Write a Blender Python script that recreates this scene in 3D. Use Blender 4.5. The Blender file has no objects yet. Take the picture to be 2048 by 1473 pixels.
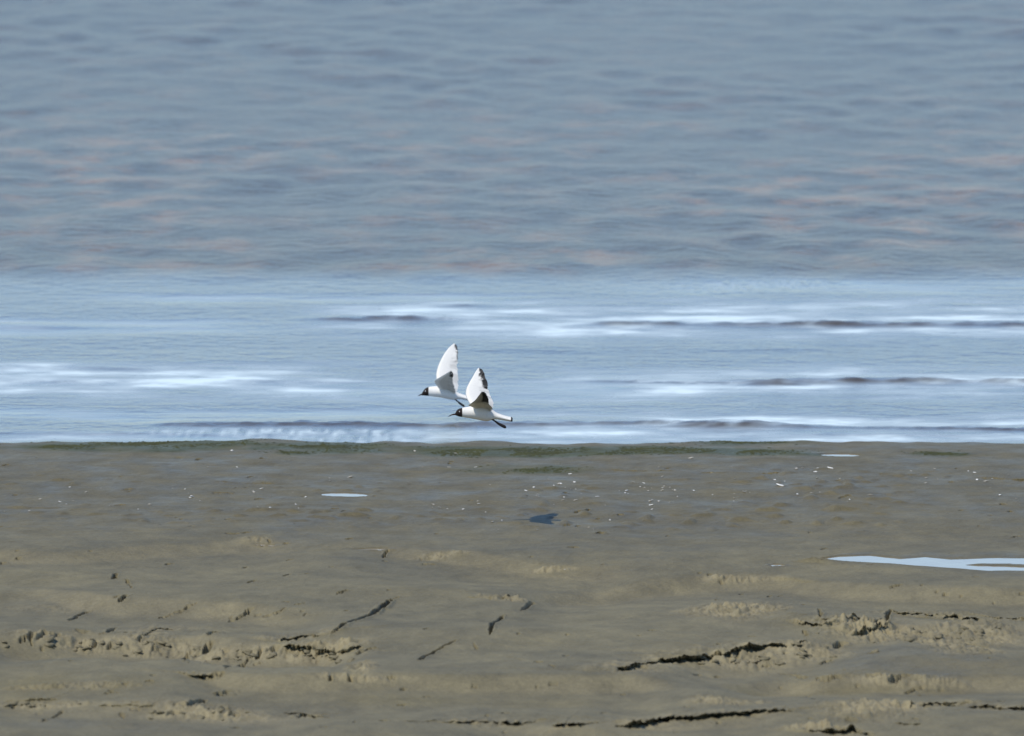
import bpy, math, random
import numpy as np
from mathutils import Vector

scene = bpy.context.scene
col = scene.collection
R = math.radians

# ------------------------------------------------------------------ camera, sky, sun, exposure
CAM_H, PITCH = 7.0, R(5.0)                 # camera 7 m up, looking 5 degrees down along +Y
FPX = 23333.0                              # focal length in pixels of the 2048 px wide photograph
cd = bpy.data.cameras.new('camera')
cd.sensor_width = 36.0
cd.lens = 36.0 * FPX / 2048.0
cd.clip_start, cd.clip_end = 1.0, 9000.0
cd.dof.use_dof = True
cd.dof.focus_distance = 69.6
cd.dof.aperture_fstop = 5.0
cam = bpy.data.objects.new('camera', cd)
cam.location = (0, 0, CAM_H)
cam.rotation_euler = (math.pi / 2 - PITCH, 0, 0)
col.objects.link(cam)
scene.camera = cam

SUN = Vector((-0.503, -0.40, 1.0)).normalized()      # towards the sun
world = bpy.data.worlds.new('World')
scene.world = world
world.use_nodes = True
wn = world.node_tree
bg = wn.nodes['Background']
sky = wn.nodes.new('ShaderNodeTexSky')
sky.sky_type = 'NISHITA'
sky.sun_disc = False
sky.sun_elevation = math.asin(SUN.z)
sky.sun_rotation = math.atan2(SUN.x, SUN.y)
sky.air_density, sky.dust_density, sky.ozone_density = 1.0, 0.05, 4.0
tint = wn.nodes.new('ShaderNodeMix')
tint.data_type, tint.blend_type = 'RGBA', 'MULTIPLY'
tint.inputs[0].default_value = 1.0
tint.inputs[7].default_value = (0.90, 0.99, 1.11, 1.0)
wn.links.new(sky.outputs[0], tint.inputs[6])
wn.links.new(tint.outputs[2], bg.inputs[0])
bg.inputs[1].default_value = 0.13
sl = bpy.data.lights.new('sun', 'SUN')
sl.energy = 3.9
sl.angle = R(0.53)
sl.color = (1.0, 0.95, 0.86)
sun = bpy.data.objects.new('sun', sl)
sun.rotation_euler = SUN.to_track_quat('Z', 'Y').to_euler()
sun.location = (-20, 50, 40)
col.objects.link(sun)
vs = scene.view_settings
vs.view_transform, vs.look, vs.exposure, vs.gamma = 'Standard', 'None', 0.0, 1.0
vs.use_curve_mapping = False

# ------------------------------------------------------------------ helpers
rng = np.random.default_rng(7)
random.seed(7)

PERM = {}
COS, SIN = np.cos(np.arange(256) * (2 * math.pi / 256)), np.sin(np.arange(256) * (2 * math.pi / 256))
def perlin(x, y, seed=0):
    if seed not in PERM:
        q = np.random.default_rng(seed).permutation(256)
        PERM[seed] = np.concatenate([q, q])
    p = PERM[seed]
    xi, yi = np.floor(x).astype(np.int64), np.floor(y).astype(np.int64)
    xf, yf = x - xi, y - yi
    xi &= 255; yi &= 255
    def g(ix, iy, dx, dy):
        a = p[p[ix & 255] + (iy & 255)]
        return COS[a] * dx + SIN[a] * dy
    u, v = xf**3 * (xf * (xf * 6 - 15) + 10), yf**3 * (yf * (yf * 6 - 15) + 10)
    a = g(xi, yi, xf, yf); b = g(xi + 1, yi, xf - 1, yf)
    c = g(xi, yi + 1, xf, yf - 1); d = g(xi + 1, yi + 1, xf - 1, yf - 1)
    return ((a + u * (b - a)) * (1 - v) + (c + u * (d - c)) * v) * 1.5

def fbm(x, y, n, seed):
    s, a = 0, 1.0
    for k in range(n):
        s = s + a * perlin(x * 2**k, y * 2**k, seed + k); a *= 0.5
    return s

def sstep(a, b, x):
    t = np.clip((x - a) / (b - a), 0, 1)
    return t * t * (3 - 2 * t)

def ray(px, py):
    """direction of the sight line through a point of the photograph"""
    u, v = (px - 1024) / FPX, (py - 736.5) / FPX
    c, s = math.cos(PITCH), math.sin(PITCH)
    return Vector((u, c - v * s, -s - v * c))

def at_depth(px, py, y):
    d = ray(px, py)
    return Vector((0, 0, CAM_H)) + d * (y / d.y)

def tag(o, label=None, cat=None, group=None, kind=None):
    if label: o['label'] = label
    if cat: o['category'] = cat
    if group: o['group'] = group
    if kind: o['kind'] = kind
    return o

def mesh_obj(name, verts, faces, mats, parent=None, smooth=True):
    me = bpy.data.meshes.new(name)
    me.from_pydata(verts, [], faces)
    for m in (mats if isinstance(mats, (list, tuple)) else [mats]): me.materials.append(m)
    if smooth: me.shade_smooth()
    o = bpy.data.objects.new(name, me)
    o.parent = parent
    col.objects.link(o)
    return o

def grid_obj(name, X, Y, Z, mat, attrs=()):
    ny, nx = X.shape
    me = bpy.data.meshes.new(name)
    co = np.stack([X, Y, Z], -1).reshape(-1, 3).astype(np.float32)
    i = np.arange((ny - 1) * (nx - 1)); r, c = i // (nx - 1), i % (nx - 1)
    a = r * nx + c
    q = np.stack([a, a + 1, a + nx + 1, a + nx], -1).astype(np.int32)
    me.vertices.add(len(co)); me.vertices.foreach_set('co', co.ravel())
    me.loops.add(q.size); me.loops.foreach_set('vertex_index', q.ravel())
    me.polygons.add(len(q))
    me.polygons.foreach_set('loop_start', (np.arange(len(q)) * 4).astype(np.int32))
    me.update(calc_edges=True)
    me.shade_smooth()
    for an, arr in attrs:
        at = me.attributes.new(an, 'FLOAT', 'POINT')
        at.data.foreach_set('value', arr.reshape(-1).astype(np.float32))
    me.materials.append(mat)
    o = bpy.data.objects.new(name, me)
    col.objects.link(o)
    return o

def axis(lo, hi, step, far_lo, far_hi, grow=1.25):
    core = np.arange(lo, hi + step / 2, step)
    def out(n0, lim, sgn):
        r, s, p = [], step, n0
        while abs(p - n0) < abs(lim - n0):
            s *= grow; p += sgn * s; r.append(p)
        return r
    return np.array(out(lo, far_lo, -1)[::-1] + list(core) + out(core[-1], far_hi, 1))

class NT:
    """small wrapper for building node materials"""
    def __init__(self, name):
        self.m = bpy.data.materials.new(name); self.m.use_nodes = True
        self.t = self.m.node_tree; self.b = self.t.nodes['Principled BSDF']
    def n(self, kind, **kw):
        nd = self.t.nodes.new(kind)
        for k, v in kw.items():
            if k in nd.inputs.keys(): nd.inputs[k].default_value = v
            else: setattr(nd, k, v)
        return nd
    def l(self, a, b): self.t.links.new(a, b)
    def coords(self, scale):
        tc = self.n('ShaderNodeTexCoord'); mp = self.n('ShaderNodeMapping')
        mp.inputs['Scale'].default_value = scale
        self.l(tc.outputs['Object'], mp.inputs[0]); return mp.outputs[0]
    def noise(self, vec, scale, detail=3, rough=0.5):
        nd = self.n('ShaderNodeTexNoise'); nd.inputs['Scale'].default_value = scale
        nd.inputs['Detail'].default_value = detail; nd.inputs['Roughness'].default_value = rough
        self.l(vec, nd.inputs['Vector']); return nd.outputs['Fac']
    def ramp(self, fac, a, b, ca=(0, 0, 0, 1), cb=(1, 1, 1, 1)):
        nd = self.n('ShaderNodeValToRGB'); e = nd.color_ramp.elements
        e[0].position, e[0].color, e[1].position, e[1].color = a, ca, b, cb
        self.l(fac, nd.inputs[0]); return nd.outputs[0]
    def mix(self, fac, a, b):
        nd = self.n('ShaderNodeMix', data_type='RGBA')
        for s, v in ((nd.inputs[0], fac), (nd.inputs[6], a), (nd.inputs[7], b)):
            if hasattr(v, 'links'): self.l(v, s)
            else: s.default_value = v
        return nd.outputs[2]
    def math(self, op, a, b=0.0, clamp=False):
        nd = self.n('ShaderNodeMath', operation=op); nd.use_clamp = clamp
        for s, v in ((nd.inputs[0], a), (nd.inputs[1], b)):
            if hasattr(v, 'links'): self.l(v, s)
            else: s.default_value = v
        return nd.outputs[0]
    def attr(self, name):
        nd = self.n('ShaderNodeAttribute'); nd.attribute_name = name; return nd
    def bump(self, h, strength, dist, prev=None):
        nd = self.n('ShaderNodeBump'); nd.inputs['Strength'].default_value = strength
        nd.inputs['Distance'].default_value = dist
        self.l(h, nd.inputs['Height'])
        if prev is not None: self.l(prev, nd.inputs['Normal'])
        return nd.outputs[0]

# ------------------------------------------------------------------ materials
def mud_material():
    T = NT('wet_mud')
    v2 = T.coords((1, 1, 1)); v3 = T.coords((1, 0.7, 1))
    big = T.noise(v3, 0.9, 4, 0.6)
    mid = T.noise(v3, 5.0, 5, 0.65)
    fine = T.noise(v2, 45, 4, 0.6)
    base = T.mix(T.ramp(big, 0.35, 0.66), (0.180, 0.157, 0.090, 1), (0.138, 0.123, 0.076, 1))
    base = T.mix(T.math('MULTIPLY', T.attr('wet').outputs['Fac'], 0.9), base, (0.126, 0.104, 0.049, 1))
    base = T.mix(T.math('MULTIPLY', T.attr('dry_lit').outputs['Fac'], 0.85), base, (0.265, 0.225, 0.132, 1))
    base = T.mix(T.math('MULTIPLY', T.attr('ochre').outputs['Fac'], 0.8), base, (0.175, 0.145, 0.066, 1))
    base = T.mix(T.attr('green').outputs['Fac'], base, (0.062, 0.060, 0.003, 1))
    f = T.ramp(fine, 0.3, 0.7, (0.86, 0.86, 0.86, 1), (1.1, 1.1, 1.1, 1))
    g = T.ramp(mid, 0.32, 0.68, (0.80, 0.80, 0.80, 1), (1.16, 1.15, 1.12, 1))
    for k in (f, g):
        mm = T.n('ShaderNodeMix', data_type='RGBA', blend_type='MULTIPLY'); mm.inputs[0].default_value = 1
        T.l(base, mm.inputs[6]); T.l(k, mm.inputs[7]); base = mm.outputs[2]
    T.l(base, T.b.inputs['Base Color'])
    wetn = T.ramp(T.noise(v3, 2.6, 5, 0.65), 0.35, 0.65)
    rg = T.math('SUBTRACT', 0.64, T.math('MULTIPLY', T.attr('wet').outputs['Fac'], T.math('ADD', T.math('MULTIPLY', wetn, 0.22), 0.06)))
    T.l(rg, T.b.inputs['Roughness'])
    T.l(T.math('ADD', T.math('MULTIPLY', T.attr('wet').outputs['Fac'], 0.12), 0.17), T.b.inputs['Specular IOR Level'])
    n1 = T.bump(T.noise(v2, 16, 6, 0.65), 0.55, 0.03)
    n2 = T.bump(T.noise(v2, 110, 3, 0.6), 0.25, 0.006, n1)
    T.l(n2, T.b.inputs['Normal'])
    return T.m

def water_material():
    T = NT('turbid_sea_water')
    v = T.coords((1, 0.8, 1))
    rough_sea = T.attr('chop').outputs['Fac']
    silt = T.ramp(T.noise(T.coords((1.2, 0.50, 1)), 1.7, 3, 0.55), 0.46, 0.64)
    big = T.ramp(T.noise(T.coords((0.35, 0.10, 1)), 1.2, 2, 0.5), 0.34, 0.58)
    c = T.mix(T.math('MULTIPLY', rough_sea, 1.0), (0.130, 0.147, 0.166, 1), (0.098, 0.088, 0.060, 1))
    c = T.mix(T.math('MULTIPLY', T.math('MULTIPLY', silt, big), T.attr('silty').outputs['Fac']), c, (0.235, 0.150, 0.078, 1))
    c = T.mix(T.attr('face').outputs['Fac'], c, (0.070, 0.058, 0.046, 1))  # wave fronts painted darker for their weaker sky reflection
    fo = T.attr('foam').outputs['Fac']
    fn = T.ramp(T.noise(T.coords((0.7, 0.7, 1)), 3.2, 5, 0.55), 0.18, 0.72)
    foam = T.math('MULTIPLY', fo, fn, clamp=True)
    c = T.mix(foam, c, (0.68, 0.80, 0.82, 1))
    T.l(c, T.b.inputs['Base Color'])
    ru = T.attr('ripple').outputs['Fac']
    T.l(T.math('ADD', T.math('MULTIPLY', foam, 0.4), T.math('ADD', T.math('MULTIPLY', ru, 0.12), 0.08)), T.b.inputs['Roughness'])
    T.b.inputs['IOR'].default_value = 1.333
    h = T.math('MULTIPLY', T.noise(v, 5.5, 3, 0.55), ru)
    n1 = T.bump(h, 0.5, 0.06)
    h2 = T.math('MULTIPLY', T.noise(v, 19, 3, 0.55), ru)
    n2 = T.bump(h2, 0.35, 0.02, n1)
    T.l(n2, T.b.inputs['Normal'])
    return T.m

def puddle_material():
    T = NT('puddle_water')
    T.b.inputs['Base Color'].default_value = (0.38, 0.33, 0.25, 1)
    T.b.inputs['Roughness'].default_value = 0.05
    T.b.inputs['IOR'].default_value = 1.333
    T.l(T.bump(T.noise(T.coords((1, 0.4, 1)), 7, 3, 0.55), 0.10, 0.02), T.b.inputs['Normal'])
    return T.m

def colour_attr_material(name, rough, spec, noise_scale, amount):
    T = NT(name)
    c = T.attr('tint').outputs['Color']
    f = T.ramp(T.noise(T.coords((1, 1, 1)), noise_scale, 3, 0.6), 0.3, 0.7, (1 - amount,) * 3 + (1,), (1, 1, 1, 1))
    mm = T.n('ShaderNodeMix', data_type='RGBA', blend_type='MULTIPLY'); mm.inputs[0].default_value = 1
    T.l(c, mm.inputs[6]); T.l(f, mm.inputs[7]); T.l(mm.outputs[2], T.b.inputs['Base Color'])
    T.b.inputs['Roughness'].default_value = rough
    T.b.inputs['Specular IOR Level'].default_value = spec
    return T.m

def plain(name, c, rough, spec=0.4, ns=60, amt=0.25):
    T = NT(name)
    d = tuple(x * (1 - amt) for x in c)
    T.l(T.mix(T.ramp(T.noise(T.coords((1, 1, 1)), ns, 3, 0.6), 0.3, 0.7), c + (1,), d + (1,)), T.b.inputs['Base Color'])
    T.b.inputs['Roughness'].default_value = rough
    T.b.inputs['Specular IOR Level'].default_value = spec
    return T.m

M_MUD, M_WATER, M_PUDDLE = mud_material(), water_material(), puddle_material()
M_FEATHER = colour_attr_material('gull_plumage', 0.7, 0.12, 120, 0.10)
M_BILL = plain('dark_bill', (0.035, 0.018, 0.015), 0.35)
M_FOOT = plain('dark_feet', (0.022, 0.014, 0.014), 0.5)
M_EYE = plain('eye_black', (0.008, 0.007, 0.006), 0.08, 0.5)
M_RING = plain('eye_crescent', (0.75, 0.73, 0.70), 0.6)
M_SHELL = plain('bleached_shell_glint', (0.74, 0.72, 0.66), 0.35, 0.5, 150, 0.2)
M_SHELL_DULL = plain('stained_shell_glint', (0.42, 0.39, 0.32), 0.4, 0.5, 150, 0.3)
M_CLOD = plain('drying_mud_clod', (0.200, 0.172, 0.100), 0.7, 0.3, 40, 0.4)
M_ALGAE = plain('green_algae', (0.066, 0.064, 0.004), 0.6, 0.3, 12, 0.5)

# ------------------------------------------------------------------ the mudflat
def shore_y(x):
    return 74.62 - 0.035 * x + 0.22 * perlin(x * 0.8, x * 0 + 3.3, 5) + 0.14 * perlin(x * 3.1, x * 0 + 1.3, 6) + 0.05 * perlin(x * 9, x * 0 + 2.3, 7)

def base_z(x, y):
    """large gentle relief: lies a few centimetres above the water and dips under it at the shore"""
    s = shore_y(x) - y
    z = np.where(s > 0, 0.045 * (1 - np.exp(-np.maximum(s, 0) / 0.8)), s * 0.06)
    inner = sstep(0.3, 2.5, s)
    z = z + inner * (0.018 * fbm(x * 0.35, y * 0.45, 3, 11) + 0.010 * perlin(x * 1.1, y * 0.9, 15))
    return z

xs = axis(-3.75, 3.75, 0.0068, -1500, 1500)
ys = np.concatenate([axis(57.3, 75.6, 0.025, -250, 76.0), np.linspace(77, 90, 14)])
ys = np.unique(np.round(ys, 5))
GX, GY = np.meshgrid(xs, ys)
GZ = base_z(GX, GY)
DX, DY = np.zeros_like(GX), np.zeros_like(GX)
near = sstep(0.15, 1.2, shore_y(GX) - GY)
# middle and small relief
GZ += near * (0.0045 * fbm(GX * 2.2, GY * 1.1, 4, 21) + 0.0022 * fbm(GX * 9, GY * 5, 3, 31))

YF = np.where((ys > 57.3) & (ys < 76))[0]
SNAP = GZ.copy()
def ground(px, py):
    """where the sight line through a point of the photograph first meets the flat"""
    d = ray(px, py)
    t = ys[YF] / d.y
    i = np.clip(np.searchsorted(xs, d.x * t), 1, len(xs) - 1)
    dz = CAM_H + d.z * t - SNAP[YF, i]
    hit = np.where(dz <= 0)[0]
    k = hit[0] if len(hit) else len(YF) - 1
    if k > 0 and dz[k] < 0:
        f = dz[k - 1] / (dz[k - 1] - dz[k]); tt = t[k - 1] + f * (t[k] - t[k - 1])
    elif dz[k] > 0: tt = CAM_H / -d.z
    else: tt = t[k]
    p = Vector((0, 0, CAM_H)) + d * float(tt)
    p.z = float(SNAP[YF[k], i[k]]) if len(hit) else 0.0
    return p

fore = sstep(67.6, 65.5, GY)
GZ += fore * (0.030 * fbm(GX * 0.42, GY * 0.55, 2, 25) + 0.012 * perlin(GX * 1.3, GY * 1.0, 27))
SNAP = GZ.copy()
def CA(pts): return [(x / 2.926, 1050 + y / 2.926) for x, y in pts]
def CB(pts): return [(650 + x / 2.926, 1050 + y / 2.926) for x, y in pts]
def CC(pts): return [(1348 + x / 2.926, 1050 + y / 2.926) for x, y in pts]

def poly_ground(pts): return [ground(*p) for p in pts]

def line_field(g, pad):
    """grid window, distance to the line, position along it (0..1), side (+ beyond the line)"""
    px = [p.x for p in g]; py = [p.y for p in g]
    i0, i1 = np.searchsorted(xs, [min(px) - pad, max(px) + pad])
    j0, j1 = np.searchsorted(ys, [min(py) - pad, max(py) + pad])
    sl = (slice(max(j0, 0), j1), slice(max(i0, 0), i1))
    X, Y = GX[sl], GY[sl]
    if X.size == 0: return None
    X0 = X
    X = X + 0.010 * perlin(X * 9, Y * 2.5, 41) + 0.004 * perlin(X * 30, Y * 8, 43)
    Y = Y + 0.040 * perlin(X0 * 5, Y * 2, 42) + 0.020 * perlin(X0 * 16, Y * 5, 44)
    best = np.full(X.shape, 1e9); T = np.zeros(X.shape); S = np.zeros(X.shape)
    NX = np.zeros(X.shape); NY = np.zeros(X.shape)
    L = [(b - a).to_2d().length for a, b in zip(g, g[1:])]; tot = sum(L) or 1e-6; acc = 0
    for (a, b), l in zip(zip(g, g[1:]), L):
        ex, ey = (b.x - a.x) / max(l, 1e-6), (b.y - a.y) / max(l, 1e-6)
        t = np.clip((X - a.x) * ex + (Y - a.y) * ey, 0, l)
        qx, qy = X - a.x - t * ex, Y - a.y - t * ey
        d = np.hypot(qx, qy)
        m = d < best
        best[m] = d[m]; T[m] = ((acc + t) / tot)[m]
        S[m] = np.sign(ex * qy - ey * qx)[m]
        NX[m] = -ey; NY[m] = ex
        acc += l
    if all(b > a for a, b in zip(px, px[1:])):
        S = np.sign(Y - np.interp(X, px, py))
    return sl, best, T, S, NX, NY

def taper(t, e=0.14, minw=0.15):
    return minw + (1 - minw) * sstep(0, e, t) * sstep(0, e, 1 - t)

def groove(pts, r, depth, seed=0):
    """an open crack: r = half width and depth in metres"""
    g = poly_ground(pts)
    r = r if r < 0.02 else 0.02 + (r - 0.02) * 0.45
    depth = depth * 1.3
    if len(pts) <= 3 and abs(pts[-1][0] - pts[0][0]) < 1.3 * abs(pts[-1][1] - pts[0][1]): r *= 0.5
    f = line_field(g, r * 3 + 0.1)
    if f is None: return
    sl, d, T, S, _, _ = f
    w = taper(T) * (0.9 + 0.35 * perlin(T * 9 + seed, T * 0 + seed, 51))
    rr = np.maximum((0.75 if len(pts) > 3 else 0.9) * r * w * (1 + 0.45 * perlin(GX[sl] * 22, GY[sl] * 3.5, 57) + 0.3 * perlin(GX[sl] * 50, GY[sl] * 9, 58)), 0.0015)
    prof = sstep(1.0, 0.78, d / rr)
    GZ[sl] -= 1.5 * depth * prof * np.clip(w, 0.3, 1.2)
    GZ[sl] += 0.08 * depth * np.exp(-((d - rr * 1.4) / (rr * 0.7 + 0.004)) ** 2)   # pushed-up lip

EDG = 0 * GX
def ledge(pts, h, over=0.05, back=0.5, dip=0.5, seed=0):
    """a small broken step: the ground beyond the line stands h higher and its lip hangs over"""
    g = poly_ground(sorted(pts) if pts[0][0] > pts[-1][0] else pts)
    f = line_field(g, max(back, 0.3) * 3)
    if f is None: return
    sl, d, T, S, NX, NY = f
    w = taper(T, 0.16, 0.0) * (0.72 + 0.55 * perlin(T * 9 + seed, T * 0 + seed, 52) + 0.55 * perlin(T * 31 + seed, T * 0 + seed, 53))
    w = np.clip(w * np.clip(0.95 + 0.9 * perlin(GX[sl] * 4.5, GY[sl] * 0.7, 54), 0.7 if h > 0.04 else 0.25, 1.3), 0, 1.3)
    h = h * 0.85
    # nothing beyond the two ends
    g0, g1 = g[0], g[-1]
    up = S > 0
    fall = np.where(up, np.exp(-d / back), 0)
    dipf = np.where(~up, np.exp(-d / 0.22), 0)
    GZ[sl] += h * w * (fall * (1 - dip) - dipf * dip)
    lip = np.where(up, np.exp(-(d / 0.16) ** 2), 0) * over * w
    cave = np.where(~up, np.exp(-(d / 0.055) ** 2), 0) * over * 1.1 * w
    band = np.exp(-(d / 0.17) ** 2) * taper(T, 0.12, 0.0)
    band *= min(1.0, max(0.0, (h - 0.008) / 0.012))
    GZ[sl] += 0.020 * band * (cl[sl] - 0.42)
    EDG[sl] = np.maximum(EDG[sl], band * np.clip(cl[sl] * 1.6 - 0.25, 0, 1))
    DY[sl] += cave - lip

wob = 0.35 * perlin(GX * 2.3, GY * 0.9, 61)
def patch(px, py, rx, ry):
    """soft mask round a point of the flat, radii in photo pixels on the ground"""
    c = ground(px, py); e = ground(px + rx, py); n = ground(px, py - ry)
    ax, ay = abs(e.x - c.x), abs(n.y - c.y)
    q = ((GX - c.x) / ax) ** 2 + ((GY - c.y) / ay) ** 2
    return sstep(1.25, 0.35, np.sqrt(q) + wob)

# --- banks: the broken face at the left, the smooth mound in front of it, the face at the right
def along(pts):
    """a line across the flat: its y for every x, and a weight fading at its two ends"""
    g = poly_ground(pts)
    px, py = [p.x for p in g], [p.y for p in g]
    xx = np.linspace(px[0] - 1, px[-1] + 1, 900)
    yy = np.interp(xx, px, py)
    k = np.hanning(41); k /= k.sum()
    yy = np.convolve(np.pad(yy, 20, 'edge'), k, 'valid')
    w = sstep(px[0], px[0] + 0.35, xs) * sstep(px[-1], px[-1] - 0.35, xs)
    return np.interp(xs, xx, yy)[None, :] - GY, w[None, :]

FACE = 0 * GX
def bank(pts, drop, width, rec=1.3):
    """ground this side of the line slopes down by drop over width metres, then recovers"""
    sd, w = along(pts)
    sd = sd + wob * 0.25
    GZ[:] -= drop * w * sstep(-0.05, width, sd) * (1 - sstep(width, width + rec, sd))
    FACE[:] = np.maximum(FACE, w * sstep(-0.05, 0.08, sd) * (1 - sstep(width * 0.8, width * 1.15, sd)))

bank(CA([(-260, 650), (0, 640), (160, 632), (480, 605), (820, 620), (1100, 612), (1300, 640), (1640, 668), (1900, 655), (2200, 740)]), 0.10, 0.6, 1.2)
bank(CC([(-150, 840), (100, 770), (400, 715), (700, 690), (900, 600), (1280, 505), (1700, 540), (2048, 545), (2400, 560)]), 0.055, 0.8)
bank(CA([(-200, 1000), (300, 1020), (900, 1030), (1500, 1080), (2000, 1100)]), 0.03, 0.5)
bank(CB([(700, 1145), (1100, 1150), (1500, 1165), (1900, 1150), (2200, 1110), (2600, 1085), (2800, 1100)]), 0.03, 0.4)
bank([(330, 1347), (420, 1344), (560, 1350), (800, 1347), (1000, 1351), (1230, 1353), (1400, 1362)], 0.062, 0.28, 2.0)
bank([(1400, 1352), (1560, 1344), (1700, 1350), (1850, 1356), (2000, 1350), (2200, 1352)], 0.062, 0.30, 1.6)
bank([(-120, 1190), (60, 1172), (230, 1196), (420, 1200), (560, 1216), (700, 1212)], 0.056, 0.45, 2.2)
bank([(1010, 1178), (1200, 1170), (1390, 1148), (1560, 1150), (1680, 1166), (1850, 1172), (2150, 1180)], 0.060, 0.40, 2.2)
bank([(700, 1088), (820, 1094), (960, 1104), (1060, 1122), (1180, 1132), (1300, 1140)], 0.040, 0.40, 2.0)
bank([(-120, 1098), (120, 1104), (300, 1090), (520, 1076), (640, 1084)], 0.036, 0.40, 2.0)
# near mound at the left
sd, w = along([(-160, 1287), (-40, 1294), (0, 1298), (60, 1302), (113, 1306), (147, 1317), (190, 1320), (240, 1332), (290, 1335), (340, 1345), (386, 1350), (470, 1355)])
GZ += 0.055 * w * sstep(-0.30, 0.05, sd) * (1 - sstep(0.25, 2.0, sd)) * sstep(1.6, 0.0, (GX + 3.1))

SNAP = GZ.copy()
# --- crumbled, clod-covered ground
crumb = np.zeros_like(GX)
for a in ((150, 1290, 150, 20), (330, 1300, 130, 26), (470, 1310, 120, 24), (640, 1305, 100, 20), (720, 1335, 40, 12),
          (1500, 1320, 120, 22), (1620, 1305, 80, 22), (1780, 1270, 170, 26), (1950, 1265, 120, 26), (1930, 1300, 100, 14),
          (430, 1425, 170, 16), (80, 1412, 120, 8), (1480, 1158, 90, 10), (880, 1112, 70, 9), (1110, 1138, 45, 5), (700, 1355, 90, 8),
          (1450, 1405, 90, 10), (1830, 1360, 140, 10), (1750, 1415, 120, 9), (1640, 1455, 100, 7), (1010, 1196, 60, 5),
          (510, 1078, 40, 7), (150, 1372, 160, 10), (1480, 1220, 120, 16)):
    crumb = np.maximum(crumb, patch(*a))
weak = np.maximum.reduce([patch(1480, 1220, 130, 20), patch(150, 1220, 140, 25), patch(450, 1225, 60, 18)])
cl = 0.8 * np.abs(perlin(GX * 8.5, GY * 4.0, 71)) + 0.65 * np.abs(perlin(GX * 19, GY * 9, 72)) + 0.42 * np.abs(perlin(GX * 42, GY * 18, 73))
GZ += crumb * (0.036 * (cl - 0.45)) + 0.010 * weak * (cl - 0.45)

lumpy = sstep(-0.2, 0.8, (72.8 - GY)) * sstep(-0.2, 0.8, GY - 68.2)
GZ += lumpy * 0.030 * np.clip(perlin(GX * 8, GY * 6, 75) * (0.7 + perlin(GX * 0.8, GY * 0.8, 76)) - 0.30, 0, 1)
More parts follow.
